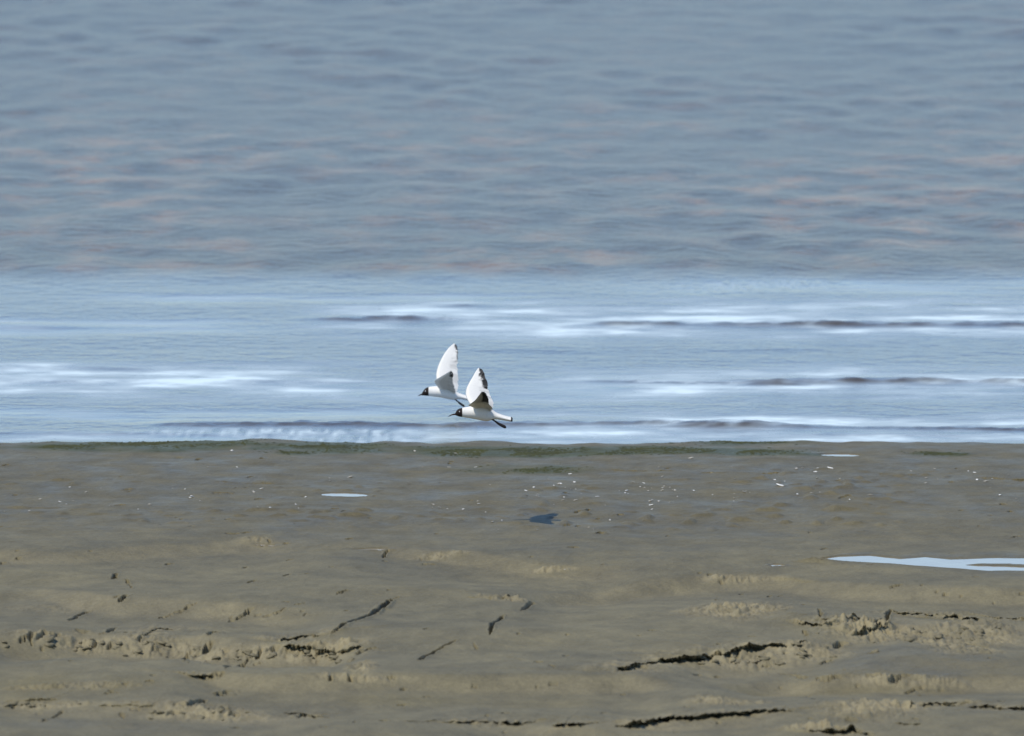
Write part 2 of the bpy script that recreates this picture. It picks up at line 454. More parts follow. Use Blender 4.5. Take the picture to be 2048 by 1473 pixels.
# --- cracks and pits, traced where they lie on the flat
for pts, r, dp in (
    (CA([(115, 690), (135, 670), (170, 660), (205, 630)]), 0.030, 0.07), (CA([(165, 665), (190, 705)]), 0.018, 0.05),
    (CA([(215, 668), (265, 630)]), 0.013, 0.04), (CA([(450, 612), (480, 636), (525, 626)]), 0.016, 0.03),
    (CA([(285, 635), (320, 645), (345, 635)]), 0.015, 0.03),
    (CA([(580, 640), (630, 636), (680, 604)]), 0.018, 0.04), (CA([(725, 632), (765, 630)]), 0.03, 0.04),
    (CA([(930, 552), (1010, 522), (1080, 495), (1110, 472), (1150, 460)]), 0.014, 0.05),
    (CA([(1545, 537), (1620, 516), (1675, 488)]), 0.011, 0.04), (CA([(1730, 472), (1785, 460)]), 0.013, 0.04),
    (CA([(1340, 575), (1400, 550), (1440, 525), (1455, 498), (1505, 474)]), 0.026, 0.06),
    (CA([(1080, 800), (1095, 760), (1115, 742)]), 0.045, 0.09), (CA([(1110, 775), (1195, 760), (1225, 700), (1240, 685)]), 0.05, 0.09),
    (CA([(1222, 655), (1240, 640), (1278, 628)]), 0.035, 0.06), (CA([(695, 445), (740, 412), (770, 408)]), 0.017, 0.05),
    (CA([(400, 565), (470, 532), (540, 498)]), 0.016, 0.04), (CA([(550, 728), (562, 705), (585, 688)]), 0.035, 0.06),
    (CA([(630, 725), (645, 700)]), 0.02, 0.04), (CA([(800, 680), (830, 655)]), 0.025, 0.05),
    (CA([(1330, 843), (1420, 825), (1465, 783)]), 0.035, 0.06), (CA([(1505, 785), (1540, 733)]), 0.03, 0.06),
    (CA([(1570, 752), (1600, 740), (1625, 712)]), 0.045, 0.07), (CA([(1290, 745), (1330, 728)]), 0.03, 0.05),
    (CA([(905, 750), (930, 740)]), 0.03, 0.05), (CA([(885, 712), (905, 716)]), 0.025, 0.05), (CA([(1175, 812), (1220, 812)]), 0.03, 0.04),
    (CA([(1262, 1002), (1310, 994), (1340, 984), (1390, 977)]), 0.05, 0.09), (CA([(1030, 1056), (1110, 1062), (1140, 1046), (1210, 1030)]), 0.042, 0.08),
    (CA([(760, 1086), (825, 1083)]), 0.035, 0.05), (CA([(252, 1150), (265, 1135)]), 0.03, 0.06), (CA([(300, 1130), (380, 1088)]), 0.010, 0.03),
    (CA([(980, 1118), (1010, 1115), (1045, 1098)]), 0.045, 0.06), (CA([(1360, 1124), (1392, 1114)]), 0.045, 0.06), (CA([(700, 1105), (725, 1135)]), 0.03, 0.04),
    (CA([(1750, 1130), (1800, 1118), (1865, 1128)]), 0.05, 0.06), (CA([(850, 916), (895, 912)]), 0.03, 0.05), (CA([(1240, 882), (1318, 874)]), 0.05, 0.08),
    (CA([(620, 983), (660, 980)]), 0.035, 0.04), (CA([(740, 320), (752, 348)]), 0.022, 0.06), (CA([(752, 350), (775, 375)]), 0.010, 0.03),
    (CA([(628, 319), (672, 316), (680, 285)]), 0.013, 0.04), (CA([(95, 208), (122, 190)]), 0.02, 0.05), (CA([(-10, 230), (20, 220)]), 0.03, 0.05),
    (CA([(1450, 338), (1505, 323)]), 0.016, 0.03), (CA([(975, 237), (1012, 228)]), 0.016, 0.03), (CA([(1980, 400), (2035, 382)]), 0.014, 0.035),
    (CA([(1655, 303), (1690, 290)]), 0.014, 0.03), (CA([(1320, 50), (1370, 55), (1470, 45)]), 0.02, 0.03), (CA([(1575, 85), (1582, 105)]), 0.02, 0.05),
    (CA([(1355, 1192), (1410, 1188)]), 0.03, 0.04), (CA([(1885, 1180), (1920, 1180)]), 0.03, 0.03), (CA([(1930, 905), (1945, 905)]), 0.03, 0.05),
    (CB([(28, 652), (90, 606), (160, 576), (250, 542), (310, 510), (340, 482), (385, 447), (435, 426)]), 0.020, 0.07),
    (CB([(265, 535), (310, 508), (340, 482), (395, 440)]), 0.034, 0.08),
    (CB([(543, 800), (600, 767), (680, 722), (775, 678)]), 0.014, 0.05), (CB([(965, 645), (968, 610), (988, 575), (1055, 528)]), 0.017, 0.05),
    (CB([(1148, 505), (1180, 485), (1222, 455)]), 0.014, 0.035), (CB([(868, 690), (888, 732)]), 0.017, 0.03),
    (CB([(180, 758), (215, 742), (300, 716)]), 0.028, 0.06), (CB([(342, 195), (360, 168), (382, 160)]), 0.02, 0.05),
    (CB([(68, 403), (132, 382)]), 0.015, 0.035), (CB([(136, 915), (148, 888)]), 0.032, 0.09), (CB([(370, 910), (425, 905)]), 0.04, 0.05),
    (CB([(20, 905), (45, 905)]), 0.03, 0.05), (CB([(445, 970), (480, 968)]), 0.03, 0.04), (CB([(1232, 955), (1246, 968)]), 0.02, 0.04),
    (CB([(1308, 946), (1365, 946)]), 0.025, 0.03), (CB([(1728, 993), (1762, 998)]), 0.025, 0.03), (CB([(1130, 640), (1140, 632)]), 0.02, 0.03),
    (CB([(1228, 800), (1262, 806)]), 0.02, 0.03), (CB([(1310, 828), (1350, 845)]), 0.012, 0.03), (CB([(1598, 52), (1632, 47)]), 0.024, 0.04),
    (CB([(570, 232), (590, 228)]), 0.03, 0.04), (CB([(615, 232), (630, 228)]), 0.03, 0.04),
    (CC([(850, 495), (856, 530), (850, 556)]), 0.022, 0.06), (CC([(1245, 562), (1252, 530), (1275, 498)]), 0.035, 0.07), (CC([(760, 618), (782, 652)]), 0.025, 0.05),
    (CC([(940, 718), (1002, 682)]), 0.035, 0.06), (CC([(868, 812), (925, 788)]), 0.03, 0.05), (CC([(1715, 695), (1760, 706), (1835, 724)]), 0.016, 0.03),
    (CC([(1248, 918), (1310, 892), (1380, 880)]), 0.05, 0.07), (CC([(1120, 892), (1185, 886), (1228, 880)]), 0.03, 0.05),
    (CC([(828, 898), (890, 906), (995, 900)]), 0.035, 0.05), (CC([(620, 872), (700, 882), (775, 902)]), 0.035, 0.05),
    (CC([(1340, 992), (1400, 972), (1475, 952)]), 0.025, 0.05), (CC([(1435, 1003), (1475, 1000)]), 0.03, 0.05), (CC([(1005, 1132), (1055, 1156)]), 0.03, 0.05),
    (CC([(1265, 374), (1335, 350)]), 0.013, 0.03), (CC([(650, 750), (672, 742)]), 0.04, 0.05), (CC([(240, 890), (260, 885)]), 0.03, 0.05),
    (CC([(520, 825), (560, 830)]), 0.04, 0.05), (CC([(775, 1008), (795, 1008)]), 0.03, 0.04), (CC([(1995, 68), (2010, 70)]), 0.03, 0.05),
    (CC([(380, 408), (400, 405)]), 0.02, 0.03), (CC([(200, 298), (215, 295)]), 0.03, 0.04),
    ([(1168, 1025), (1177, 1018)], 0.02, 0.04), ([(1150, 1027), (1160, 1022)], 0.018, 0.02), ([(1236, 1032), (1242, 1029)], 0.03, 0.04),
    ([(1193, 1041), (1200, 1038)], 0.02, 0.03), ([(1196, 1068), (1207, 1066)], 0.025, 0.03), ([(914, 1039), (926, 1040)], 0.03, 0.04),
    ([(232, 1011), (246, 1012)], 0.03, 0.05), ([(248, 979), (262, 980)], 0.04, 0.06), ([(421, 986), (470, 988)], 0.03, 0.03), ([(2000, 1010), (2012, 1009)], 0.03, 0.04)):
    groove(pts, r, dp, random.random() * 50)
for k in range(150):      # stray worm pits and nicks all over
    x, y = random.uniform(-40, 2090), random.uniform(915, 1470)
    l = random.uniform(3, 16)
    groove([(x, y), (x + l, y - random.uniform(-1, 2.5))], random.uniform(0.008, 0.022), random.uniform(0.012, 0.035), k)

# --- broken ledges with overhanging lips
for pts, h, ov in (
    (CA([(1615, 688), (1700, 670), (1770, 650), (1895, 656)]), 0.022, 0.05), (CA([(1620, 718), (1760, 718), (1845, 736), (2048, 732)]), 0.022, 0.05),
    (CA([(810, 672), (850, 642), (950, 605), (1035, 627)]), 0.022, 0.05), (CA([(1110, 895), (1200, 884), (1320, 876)]), 0.015, 0.05),
    (CA([(560, 1056), (740, 1056), (920, 1058)]), 0.012, 0.05), (CA([(1160, 1072), (1300, 1080), (1480, 1090)]), 0.012, 0.05), (CA([(1640, 1100), (1760, 1106), (1860, 1135)]), 0.016, 0.06),
    (CA([(20, 1028), (100, 1030), (240, 1026), (340, 1030)]), 0.012, 0.03),
    (CB([(70, 748), (140, 735), (210, 712)]), 0.025, 0.06), (CB([(440, 1150), (560, 1155), (670, 1150)]), 0.012, 0.05),
    (CB([(755, 1164), (850, 1150), (950, 1150), (1050, 1152), (1110, 1160), (1175, 1172)]), 0.022, 0.08),
    (CB([(1050, 1150), (1080, 1158), (1120, 1164)]), 0.02, 0.06), (CB([(1325, 1176), (1400, 1168), (1495, 1174)]), 0.034, 0.10),
    (CB([(1645, 1184), (1750, 1178), (1850, 1172), (1930, 1148), (2000, 1138), (2048, 1132), (2130, 1128), (2320, 1110), (2440, 1105), (2580, 1085), (2680, 1086), (2755, 1102)]), 0.046, 0.10),
    (CB([(1625, 882), (1705, 866), (1718, 838), (1780, 842), (1850, 812), (1950, 802), (2048, 788), (2270, 762), (2460, 716), (2580, 705), (2730, 702), (2790, 690), (2855, 672)]), 0.052, 0.09),
    (CB([(800, 424), (930, 424), (1000, 427), (1105, 420)]), 0.008, 0.015), (CB([(900, 740), (1050, 772), (1220, 800)]), 0.006, 0.0),
    (CC([(850, 556), (935, 562)]), 0.012, 0.04), (CC([(990, 572), (1050, 546), (1145, 550)]), 0.03, 0.06), (CC([(1140, 572), (1220, 556), (1250, 560)]), 0.025, 0.06),
    (CC([(1270, 505), (1340, 525), (1400, 524), (1460, 530), (1535, 540)]), 0.025, 0.06), (CC([(1555, 553), (1610, 540), (1685, 540)]), 0.024, 0.06),
    (CC([(1695, 552), (1775, 548)]), 0.02, 0.05), (CC([(1895, 548), (1945, 545)]), 0.022, 0.05), (CC([(1955, 545), (2060, 558)]), 0.02, 0.05),
    (CC([(740, 592), (800, 585), (875, 596)]), 0.025, 0.06), (CC([(1020, 645), (1110, 622), (1190, 610), (1285, 588)]), 0.042, 0.05),
    (CC([(820, 902), (995, 902)]), 0.014, 0.05), (CC([(1385, 1078), (1420, 1056), (1500, 1052), (1560, 1048), (1660, 1066)]), 0.034, 0.07),
    (CC([(1700, 1066), (1820, 1064), (1890, 1073), (1960, 1078), (2080, 1084)]), 0.034, 0.07), (CC([(770, 1218), (850, 1208), (990, 1210), (1080, 1196)]), 0.03, 0.07),
    (CC([(1095, 1217), (1140, 1214)]), 0.025, 0.06), (CC([(1280, 1160), (1450, 1158)]), 0.01, 0.04), (CC([(540, 310), (700, 318), (860, 334)]), 0.006, 0.008),
    ([(1385, 944), (1500, 946), (1600, 945)], 0.008, 0.015), ([(1750, 948), (1840, 951)], 0.009, 0.015), ([(1960, 956), (2060, 960)], 0.009, 0.015),
    ([(1210, 940), (1360, 944)], 0.006, 0.012), ([(420, 963), (480, 966), (560, 968)], 0.006, 0.012)):
    ledge(pts, h, ov, seed=random.random() * 50)

# --- basins for the puddles
PUDDLES = [  # centre px, radii px, tilt of the long axis in px
    ('wide', 1895, 1128, 250, 14, 4), ('slim', 687, 989.5, 47, 4.2, 1), ('dull', 744, 1098.5, 34, 2.2, 0),
    ('speck', 1554, 1130.5, 15, 2.2, 0), ('pair', 530, 1090, 20, 2.2, 0), ('film', 1682, 910, 38, 1.9, 0)]
puddle_geo = []
WIDE_TOP = [(1640, 1123), (1680, 1119), (1740, 1116), (1800, 1119), (1850, 1115), (1900, 1119), (2000, 1118), (2120, 1119)]
WIDE_BOT = [(1640, 1124), (1660, 1127), (1720, 1129), (1780, 1129), (1840, 1131), (1880, 1134), (1930, 1138), (1980, 1142), (2048, 1143), (2120, 1143)]
PUD = 0.26 * perlin(GX * 3.2, GY * 1.9, 81) + 0.16 * perlin(GX * 9, GY * 4.5, 82)
wetrim = 0 * GX
for nm, px, py, rx, ry, tl in PUDDLES:
    c = ground(px, py); e = ground(px + rx, py + tl); n = ground(px, py - ry)
    ax, ay = e.x - c.x, n.y - c.y
    sh = (e.y - c.y) / ax
    zp = c.z - 0.004
    U = (GX - c.x) / ax; V = (GY - c.y - (GX - c.x) * sh) / ay
    if nm == 'wide':
        gt, gb = poly_ground(WIDE_TOP), poly_ground(WIDE_BOT)
        yt, yb = np.interp(xs, [p.x for p in gt], [p.y for p in gt])[None, :], np.interp(xs, [p.x for p in gb], [p.y for p in gb])[None, :]
        q = np.abs((GY - (yt + yb) / 2) / ((yt - yb) / 2 + 0.02)) + 0.22 + 0.30 * PUD + 3 * sstep(gt[0].x + 0.12, gt[0].x - 0.25, GX) + 3 * sstep(gt[-1].x - 0.1, gt[-1].x + 0.3, GX)
        bar = ground(1960, 1129)
        q = q + 1.1 * np.exp(-((GY - bar.y - 0.1 * PUD + 0.25 * (GX - bar.x)) / 0.075) ** 2) * sstep(bar.x - 0.28, bar.x + 0.05, GX)
    else: q = np.sqrt(U * U + V * V) + PUD * min(1.0, max(0.25, ax / 0.5))
    basin = zp - 0.012 * np.clip(1 - q * q, -0.6, 1)
    k = sstep(3.2 if nm == 'wide' else 1.75, 1.25, q)
    wetrim = np.maximum(wetrim, sstep(2.6, 1.2, q))
    GZ[:] = GZ * (1 - k) + basin * k
    puddle_geo.append((nm, c, ax, ay, sh, zp))

# --- what the mud is like from place to place
sdist = shore_y(GX) - GY
wet = np.clip(sstep(9.5, 4.0, sdist + 1.2 * perlin(GX * 0.6, GY * 0.35, 91)), 0, 1)
wet = np.clip(wet + 0.7 * patch(1850, 1320, 200, 30) + 0.5 * patch(200, 1450, 300, 16), 0, 1) * (1 - crumb * 0.8)
wet = np.maximum(wet, wetrim)
dry_lit = np.clip(0.30 * FACE * np.clip(0.8 + 0.6 * wob / 0.35, 0.2, 1) + 0.8 * EDG + crumb * (0.35 + 0.9 * np.clip(fbm(GX * 5, GY * 2.4, 3, 95) + 0.25, 0, 1)) + 0.25 * weak, 0, 1)  # drier mud, plus sunlit tone painted on bank faces and crumb edges
ochre = np.clip(patch(130, 1365, 230, 22) + patch(1750, 1385, 300, 16) + 0.8 * patch(950, 1410, 300, 14) + 0.6 * patch(80, 1395, 150, 12), 0, 1) * np.clip(0.55 + 0.6 * fbm(GX * 2, GY * 0.9, 3, 96), 0, 1)
gr = 0.0 * GX
GREEN = ((330, 888, 230, 7, .9), (110, 893, 120, 5, .7), (640, 893, 160, 8, .6), (950, 900, 200, 7, .9), (1080, 908, 260, 4, 1.0), (1300, 900, 220, 6, .8),
         (1490, 903, 120, 5, .9), (1480, 885, 130, 3, .6), (590, 906, 60, 4, .4), (1880, 908, 60, 3, .7), (1060, 940, 170, 8, .3))
for px, py, rx, ry, a in GREEN:
    gr = np.maximum(gr, a * patch(px, py, rx, ry + 2.0))
hz, w = along([(-60, 897), (300, 896), (900, 903), (1560, 909), (1750, 911)])
haze_g = 0.95 * w * sstep(-0.55, -0.2, hz) * sstep(0.25, -0.1, hz)
gr = np.maximum(gr, haze_g * np.clip(0.5 + 0.8 * fbm(GX * 1.1, GY * 1.6, 3, 98), 0, 1))
for pts in ([(640, 897), (800, 905), (1000, 908), (1200, 907), (1400, 903), (1580, 909)], [(90, 893), (200, 888), (330, 886), (480, 889), (600, 892)]):
    st, w = along(pts)
    gr = np.maximum(gr, 1.0 * w * np.exp(-((st + 0.12 * wob) / 0.075) ** 2) * np.clip(0.75 + 0.6 * perlin(GX * 3, GY * 3, 99), 0, 1))
gr = np.clip(2.2 * gr * (0.5 + 0.9 * np.clip(fbm(GX * 2.4, GY * 2.2, 3, 97) + 0.35, 0, 1)), 0, 0.95) * sstep(-0.05, 0.1, sdist)
mud = grid_obj('mudflat', GX + DX, GY + DY, GZ, M_MUD, (('wet', wet), ('dry_lit', dry_lit), ('ochre', ochre), ('green', gr)))
tag(mud, 'wet grey mudflat with cracks, crumbled banks and green algae along the water', kind='structure')

def top_z(x, y):
    i = min(max(np.searchsorted(xs, x), 1), len(xs) - 1); j = min(max(np.searchsorted(ys, y), 1), len(ys) - 1)
    return float(GZ[j - 1:j + 1, i - 1:i + 1].mean())

# ------------------------------------------------------------------ the sea
wx = axis(-5.6, 5.6, 0.028, -3000, 3000)
wy = [73.8]
while wy[-1] < 129: wy.append(wy[-1] + 0.035 + 0.04 * min(1, max(0, (wy[-1] - 78) / 30)))
while wy[-1] < 6000: wy.append(wy[-1] + 0.08 + (wy[-1] - 128.9) * 0.3)
wy = np.array(wy)
WX, WY = np.meshgrid(wx, wy)
WR = wx[None, :]
edge = 88.0 + 0.45 * perlin(WR * 0.35, WR * 0, 101) + 0.35 * perlin(WX * 0.9, WY * 0.5, 103) + 0.12 * perlin(WR * 1.3, WR * 0, 102)
chop_m = sstep(-0.9, 1.3, WY - edge) * sstep(400, 140, WY)
chop = (0.030 * perlin(WX * 1.9, WY * 0.78, 111) + 0.005 * perlin(WX * 3.4, WY * 1.5, 112) + 0.018 * perlin(WX * 0.9, WY * 0.42, 114) + 0.012 * perlin(WX * 0.5, WY * 0.35, 116))
gain = 0.75 + 0.6 * perlin(WX * 0.22, WY * 0.13, 118)
WZ = chop_m * chop * np.clip(gain, 0.2, 1.5)
calm = 1 - chop_m
WZ += calm * (0.0035 * perlin(WX * 0.45, WY * 0.9, 121) + 0.0022 * perlin(WX * 1.1, WY * 2.2, 122) + 0.0008 * perlin(WX * 5, WY * 5, 123))
foam = np.zeros_like(WX)
ripple = 0.60 + 0.70 * chop_m
face = np.zeros_like(WX)
SLN = fbm(WX * 0.8, WY * 1.6, 3, 143)
def depth_of(ypx): return CAM_H / math.tan(PITCH + math.atan((ypx - 736.5) / FPX))
def slick(y0, y1, x0, x1, f, seed, sm=0.8):
    """a smooth band lying along the shore with thin foam drifting in it"""
    a, b = depth_of(y1), depth_of(y0)
    X0, X1 = (x0 - 1024) / FPX * 78, (x1 - 1024) / FPX * 78
    e = 0.3 * perlin(WR * 0.7, WR * 0 + seed, 141) + 0.12 * perlin(WR * 2.6, WR * 0 + seed, 142)
    q = (WY + e - (a + b) / 2) / ((b - a) / 2)
    m = sstep(1.3, 0.4, np.abs(q)) * sstep(X0 - 0.5, X0 + 0.6, WX) * sstep(X1 + 0.5, X1 - 0.6, WX)
    n = np.clip(0.65 + 0.7 * np.roll(SLN, seed * 37, 1), 0, 1.2)
    foam[:] = np.maximum(foam, 1.7 * f * m * n)
    ripple[:] = ripple * (1 - sm * m * np.clip(n, 0, 1))
slick(596, 682, 620, 2500, 0.75, 1)
slick(726, 802, -400, 800, 0.80, 2)
slick(732, 806, 1000, 2500, 0.65, 3)
slick(768, 804, 500, 1300, 0.45, 4)
slick(855, 892, 300, 1300, 0.55, 5)
slick(822, 890, 1000, 2500, 0.75, 12)
slick(862, 884, -400, 500, 0.45, 6)
slick(640, 668, -400, 420, 0.35, 7)
slick(560, 590, 1300, 2500, 0.25, 8)
slick(588, 606, 100, 1100, 0.30, 9)
slick(640, 672, -400, 500, 0.30, 10)
slick(815, 845, -400, 900, 0.22, 11)
WROUGH = perlin(WX * 5, WY * 7, 134) + 0.5 * perlin(WX * 13, WY * 14, 136)
WFN = np.clip(0.6 + 0.9 * perlin(WX * 1.6, WY * 2, 137), 0, 1.2)
def wave(y_px_left, y_px_right, x0, x1, h, width, fo, seed):
    """one low wave line rolling in: steeper towards the shore, foam at its foot and crest"""
    global WZ, foam
    yl = (CAM_H) / math.tan(PITCH + math.atan((y_px_left - 736.5) / FPX)); yr = CAM_H / math.tan(PITCH + math.atan((y_px_right - 736.5) / FPX))
    yc = yl + (yr - yl) * (WX + 3.2) / 6.4 + 0.16 * perlin(WR * 0.8, WR * 0 + seed, 131) + 0.05 * perlin(WR * 3.2, WR * 0 + seed, 132)
    X0, X1 = (x0 - 1024) / FPX * 78, (x1 - 1024) / FPX * 78
    m = sstep(X0 - 0.25, X0 + 0.4, WX) * sstep(X1 + 0.25, X1 - 0.4, WX) * np.clip(0.9 + 0.45 * perlin(WR * 1.1, WR * 0 + seed * 2, 133) + 0.2 * perlin(WR * 4, WR * 0 + seed * 2, 135), 0.15, 1.4)
    d = WY - yc
    prof = np.where(d < 0, np.exp(-(d / (width * 0.45)) ** 2), np.exp(-(d / (width * 1.6)) ** 2))
    rough = 1 + 0.35 * WROUGH
    WZ += 0.8 * h * m * prof * rough
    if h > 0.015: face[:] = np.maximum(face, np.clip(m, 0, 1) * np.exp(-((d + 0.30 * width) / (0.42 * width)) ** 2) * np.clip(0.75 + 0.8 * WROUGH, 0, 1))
    f = fo * m * (np.exp(-((d + width * 1.1) / (width * 0.7)) ** 2) + 0.8 * np.exp(-((d - width * 1.0) / (width * 1.0)) ** 2))
    foam[:] = np.maximum(foam, f * WFN)
wave(640, 640, 590, 910, 0.030, 0.22, 0.5, 1)
wave(612, 612, 860, 980, 0.020, 0.18, 0.4, 2)
wave(646, 652, 1180, 2200, 0.032, 0.20, 0.8, 3)
wave(655, 655, 900, 1500, 0.010, 0.25, 0.9, 4)
wave(760, 766, 1500, 2300, 0.036, 0.18, 0.8, 5)
wave(758, 770, 1150, 1650, 0.016, 0.18, 0.7, 6)
wave(762, 770, -200, 720, 0.012, 0.25, 0.7, 7)
wave(738, 740, -200, 330, 0.010, 0.22, 0.6, 8)
wave(849, 853, 340, 1560, 0.026, 0.20, 0.35, 9)
wave(868, 872, 360, 2200, 0.006, 0.10, 0.45, 10)
wave(846, 858, 1300, 2200, 0.018, 0.16, 0.7, 11)
wave(868, 872, -200, 420, 0.008, 0.12, 0.4, 12)
wave(700, 700, 900, 1700, 0.008, 0.35, 0.0, 13)
wave(655, 655, -200, 100, 0.012, 0.2, 0.6, 14)
foam *= 1 - 0.92 * face
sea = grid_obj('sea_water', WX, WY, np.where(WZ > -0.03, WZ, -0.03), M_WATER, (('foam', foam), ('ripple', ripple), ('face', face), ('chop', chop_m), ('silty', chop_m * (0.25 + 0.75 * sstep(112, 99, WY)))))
tag(sea, 'choppy blue grey sea with low brown wave lines rolling onto the mud', kind='structure')

# ------------------------------------------------------------------ puddles
PL = {'wide': 'wide bright puddle reaching out of the right side of the photo', 'slim': 'slim bright puddle on the mud left of the gulls\' shadow',
      'dull': 'dull thin puddle in the middle of the mud', 'speck': 'tiny bright puddle left of the wide puddle',
      'pair': 'tiny bright puddle on the left part of the mud', 'film': 'thin pale puddle beside the algae near the waterline'}
for nm, c, ax, ay, sh, zp in puddle_geo:
    vv, ff = [], []
    if nm == 'wide':
        gt, gb = poly_ground(WIDE_TOP), poly_ground(WIDE_BOT)
        top, bot = [], []
        for x in np.linspace(gt[0].x, gt[-1].x + 0.1, 60):
            a, b = float(np.interp(x, [p.x for p in gt], [p.y for p in gt])), float(np.interp(x, [p.x for p in gb], [p.y for p in gb]))
            m, h = (a + b) / 2, ((a - b) / 2 + 0.02) * 1.22
            top.append((x - c.x, m + h - c.y, 0.0)); bot.append((x - c.x, m - h - c.y, 0.0))
        vv = bot + top; m = len(bot)
        o = mesh_obj('puddle', vv, [(i, i + 1, m + i + 1, m + i) for i in range(m - 1)], M_PUDDLE, smooth=False)
        o.location = (c.x, c.y, zp)
        tag(o, PL[nm], kind='structure')
        continue
    n = 48; big = 1.9 if nm == 'wide' else 1.45
    for k in range(n):
        a = 2 * math.pi * k / n
        u, v = big * 0.85 * math.cos(a) * ax, big * math.sin(a) * ay
        vv.append((u, v + u * sh, 0.0)); 
    ff.append(list(range(n)))
    o = mesh_obj('puddle', vv, ff, M_PUDDLE, smooth=False)
    o.location = (c.x, c.y, zp)
    tag(o, PL[nm], kind='structure')

# ------------------------------------------------------------------ algae mat: low green tufts along the waterline
av, af = [], []
for px, py, rx, ry, a in GREEN:
    c = ground(px, py); e = ground(px + rx, py); n_ = ground(px, py - ry)
    ax, ay = e.x - c.x, n_.y - c.y
    for k in range(int(620 * a * rx / 100)):
        r, t = abs(random.gauss(0, 0.55)), random.random() * 6.283
        x, y = c.x + r * ax * math.cos(t), c.y + r * ay * math.sin(t)
        if y > float(shore_y(np.array([x]))[0]) - 0.02: continue
        if float(perlin(np.array([x * 2.4]), np.array([y * 2.2]), 97)[0]) < -0.15: continue
        z = top_z(x, y); s = random.uniform(0.008, 0.03); h = random.uniform(0.001, 0.006); b = len(av); m = 6
        for j in range(m):
            an = j / m * 6.283 + random.random() * 0.5
            q = s * random.uniform(0.6, 1.2)
            av.append((x + q * math.cos(an), y + q * math.sin(an) * 1.6, z - 0.003))
        av.append((x + random.uniform(-.3, .3) * s, y, z + h))
        for j in range(m): af.append((b + j, b + (j + 1) % m, b + m))
alg = mesh_obj('algae', av, af, M_ALGAE)
tag(alg, 'dark green algae lying in streaks along the waterline', 'algae', kind='stuff')

# ------------------------------------------------------------------ shells and clods lying on the mud, some shells standing in for glints
def lump_mesh(name, mat, sq, rough, seed, cup=False):
    rr = random.Random(seed)
    vv, ff = [(0, 0, sq)], []
    nr, ns = 3, 8
    for i in range(1, nr + 1):
        a = i / nr * math.pi * 0.62
        for j in range(ns):
            t = 2 * math.pi * j / ns
            k = 1 + rr.uniform(-rough, rough)
            vv.append((math.sin(a) * math.cos(t) * k, math.sin(a) * math.sin(t) * k * (0.72 if cup else 1), math.cos(a) * sq * k))
    for j in range(ns): ff.append((0, 1 + j, 1 + (j + 1) % ns))
    for i in range(nr - 1):
        for j in range(ns):
            a, b = 1 + i * ns + j, 1 + i * ns + (j + 1) % ns
            ff.append((a, a + ns, b + ns, b))
    ff.append([1 + (nr - 1) * ns + j for j in range(ns)][::-1])
    me = bpy.data.meshes.new(name); me.from_pydata(vv, [], ff); me.materials.append(mat); me.shade_smooth()
    return me
shell_meshes = [lump_mesh('shell', M_SHELL if k in (0, 2) else M_SHELL_DULL, 0.4, 0.30, k, True) for k in range(5)]
clod_meshes = [lump_mesh('mud_clod', M_CLOD, 0.55, 0.42, 20 + k) for k in range(7)]

def put(name, me, px, py, s, sx, label, cat, group, sink):
    p = ground(px, py)
    o = bpy.data.objects.new(name, me)
    o.location = (p.x, p.y, top_z(p.x, p.y) + sink * s)
    o.rotation_euler = (random.uniform(-.35, .35), random.uniform(-.35, .35), random.uniform(0, 6.28))
    o.scale = (s * sx, s, s)
    tag(o, label, cat, group); col.objects.link(o)
SHELL_GLINTS = [(1052, 982), (1076, 990), (1128, 995), (1125, 1001), (1150, 1001), (1288, 967), (1289, 976), (1254, 982), (1324, 981), (1350, 981), (1388, 982),
          (1300, 1003), (1302, 1011), (1318, 1003), (1220, 1041), (926, 1019), (985, 1045), (1149, 965), (172, 985), (370, 979), (384, 994), (508, 985),
          (612, 995), (700, 955), (1130, 1140), (1425, 990), (1593, 938), (1660, 937), (1680, 958), (1853, 957), (1954, 960), (1972, 963), (2000, 991), (1740, 990),
          (1382, 917), (464, 902), (1870, 938), (1560, 974), (1490, 985), (60, 1022), (120, 1004), (300, 1010), (540, 1018), (880, 1016), (895, 1018), (1120, 968), (1640, 985), (1550, 960), (912, 908), (830, 903)]
SHELL_GLINTS += [(x + random.gauss(0, 45), min(max(y + random.gauss(0, 9), 935), 1060)) for x, y in SHELL_GLINTS for _ in range(2)]  # added lumps standing in for wet glints around the shells
for i, (x, y) in enumerate(SHELL_GLINTS):
    put('shell', shell_meshes[i % 5], x, y, random.uniform(0.006, 0.013) * (1 if i < 50 else 0.6), random.uniform(1, 2.4),
        'tiny pale speck for shells and wet glints on the mud', 'shell', 'shells scattered on the wet mud below the gulls', 0.15)
for zone, lab, grp, nn in (
    (((150, 1290, 130, 14), (330, 1300, 110, 20), (470, 1312, 100, 16), (640, 1308, 90, 14)), 'small pale mud clod in the crumbled bank at the left', 'clods in the left bank', 60),
    (((1500, 1325, 110, 14), (1620, 1308, 70, 16), (1780, 1270, 150, 20), (1950, 1265, 90, 18)), 'small pale mud clod in the crumbled bank at the right', 'clods in the right bank', 50),
    (((430, 1428, 150, 10), (80, 1412, 100, 6)), 'small mud clod in the nearest strip of broken mud', 'clods in the nearest broken strip', 20)):
    for k in range(nn):
        cx, cy, rx, ry = zone[k % len(zone)]
        put('mud_clod', clod_meshes[k % 7], cx + random.gauss(0, .5) * rx, cy + random.gauss(0, .5) * ry, random.uniform(0.008, 0.024), random.uniform(0.8, 1.9), lab, 'mud clod', grp, 0.05)

# ------------------------------------------------------------------ the two gulls
WHITE, PALE, GREY, BLACK, HOOD = (0.80, 0.78, 0.73), (0.68, 0.67, 0.63), (0.60, 0.60, 0.59), (0.012, 0.012, 0.013), (0.024, 0.018, 0.016)

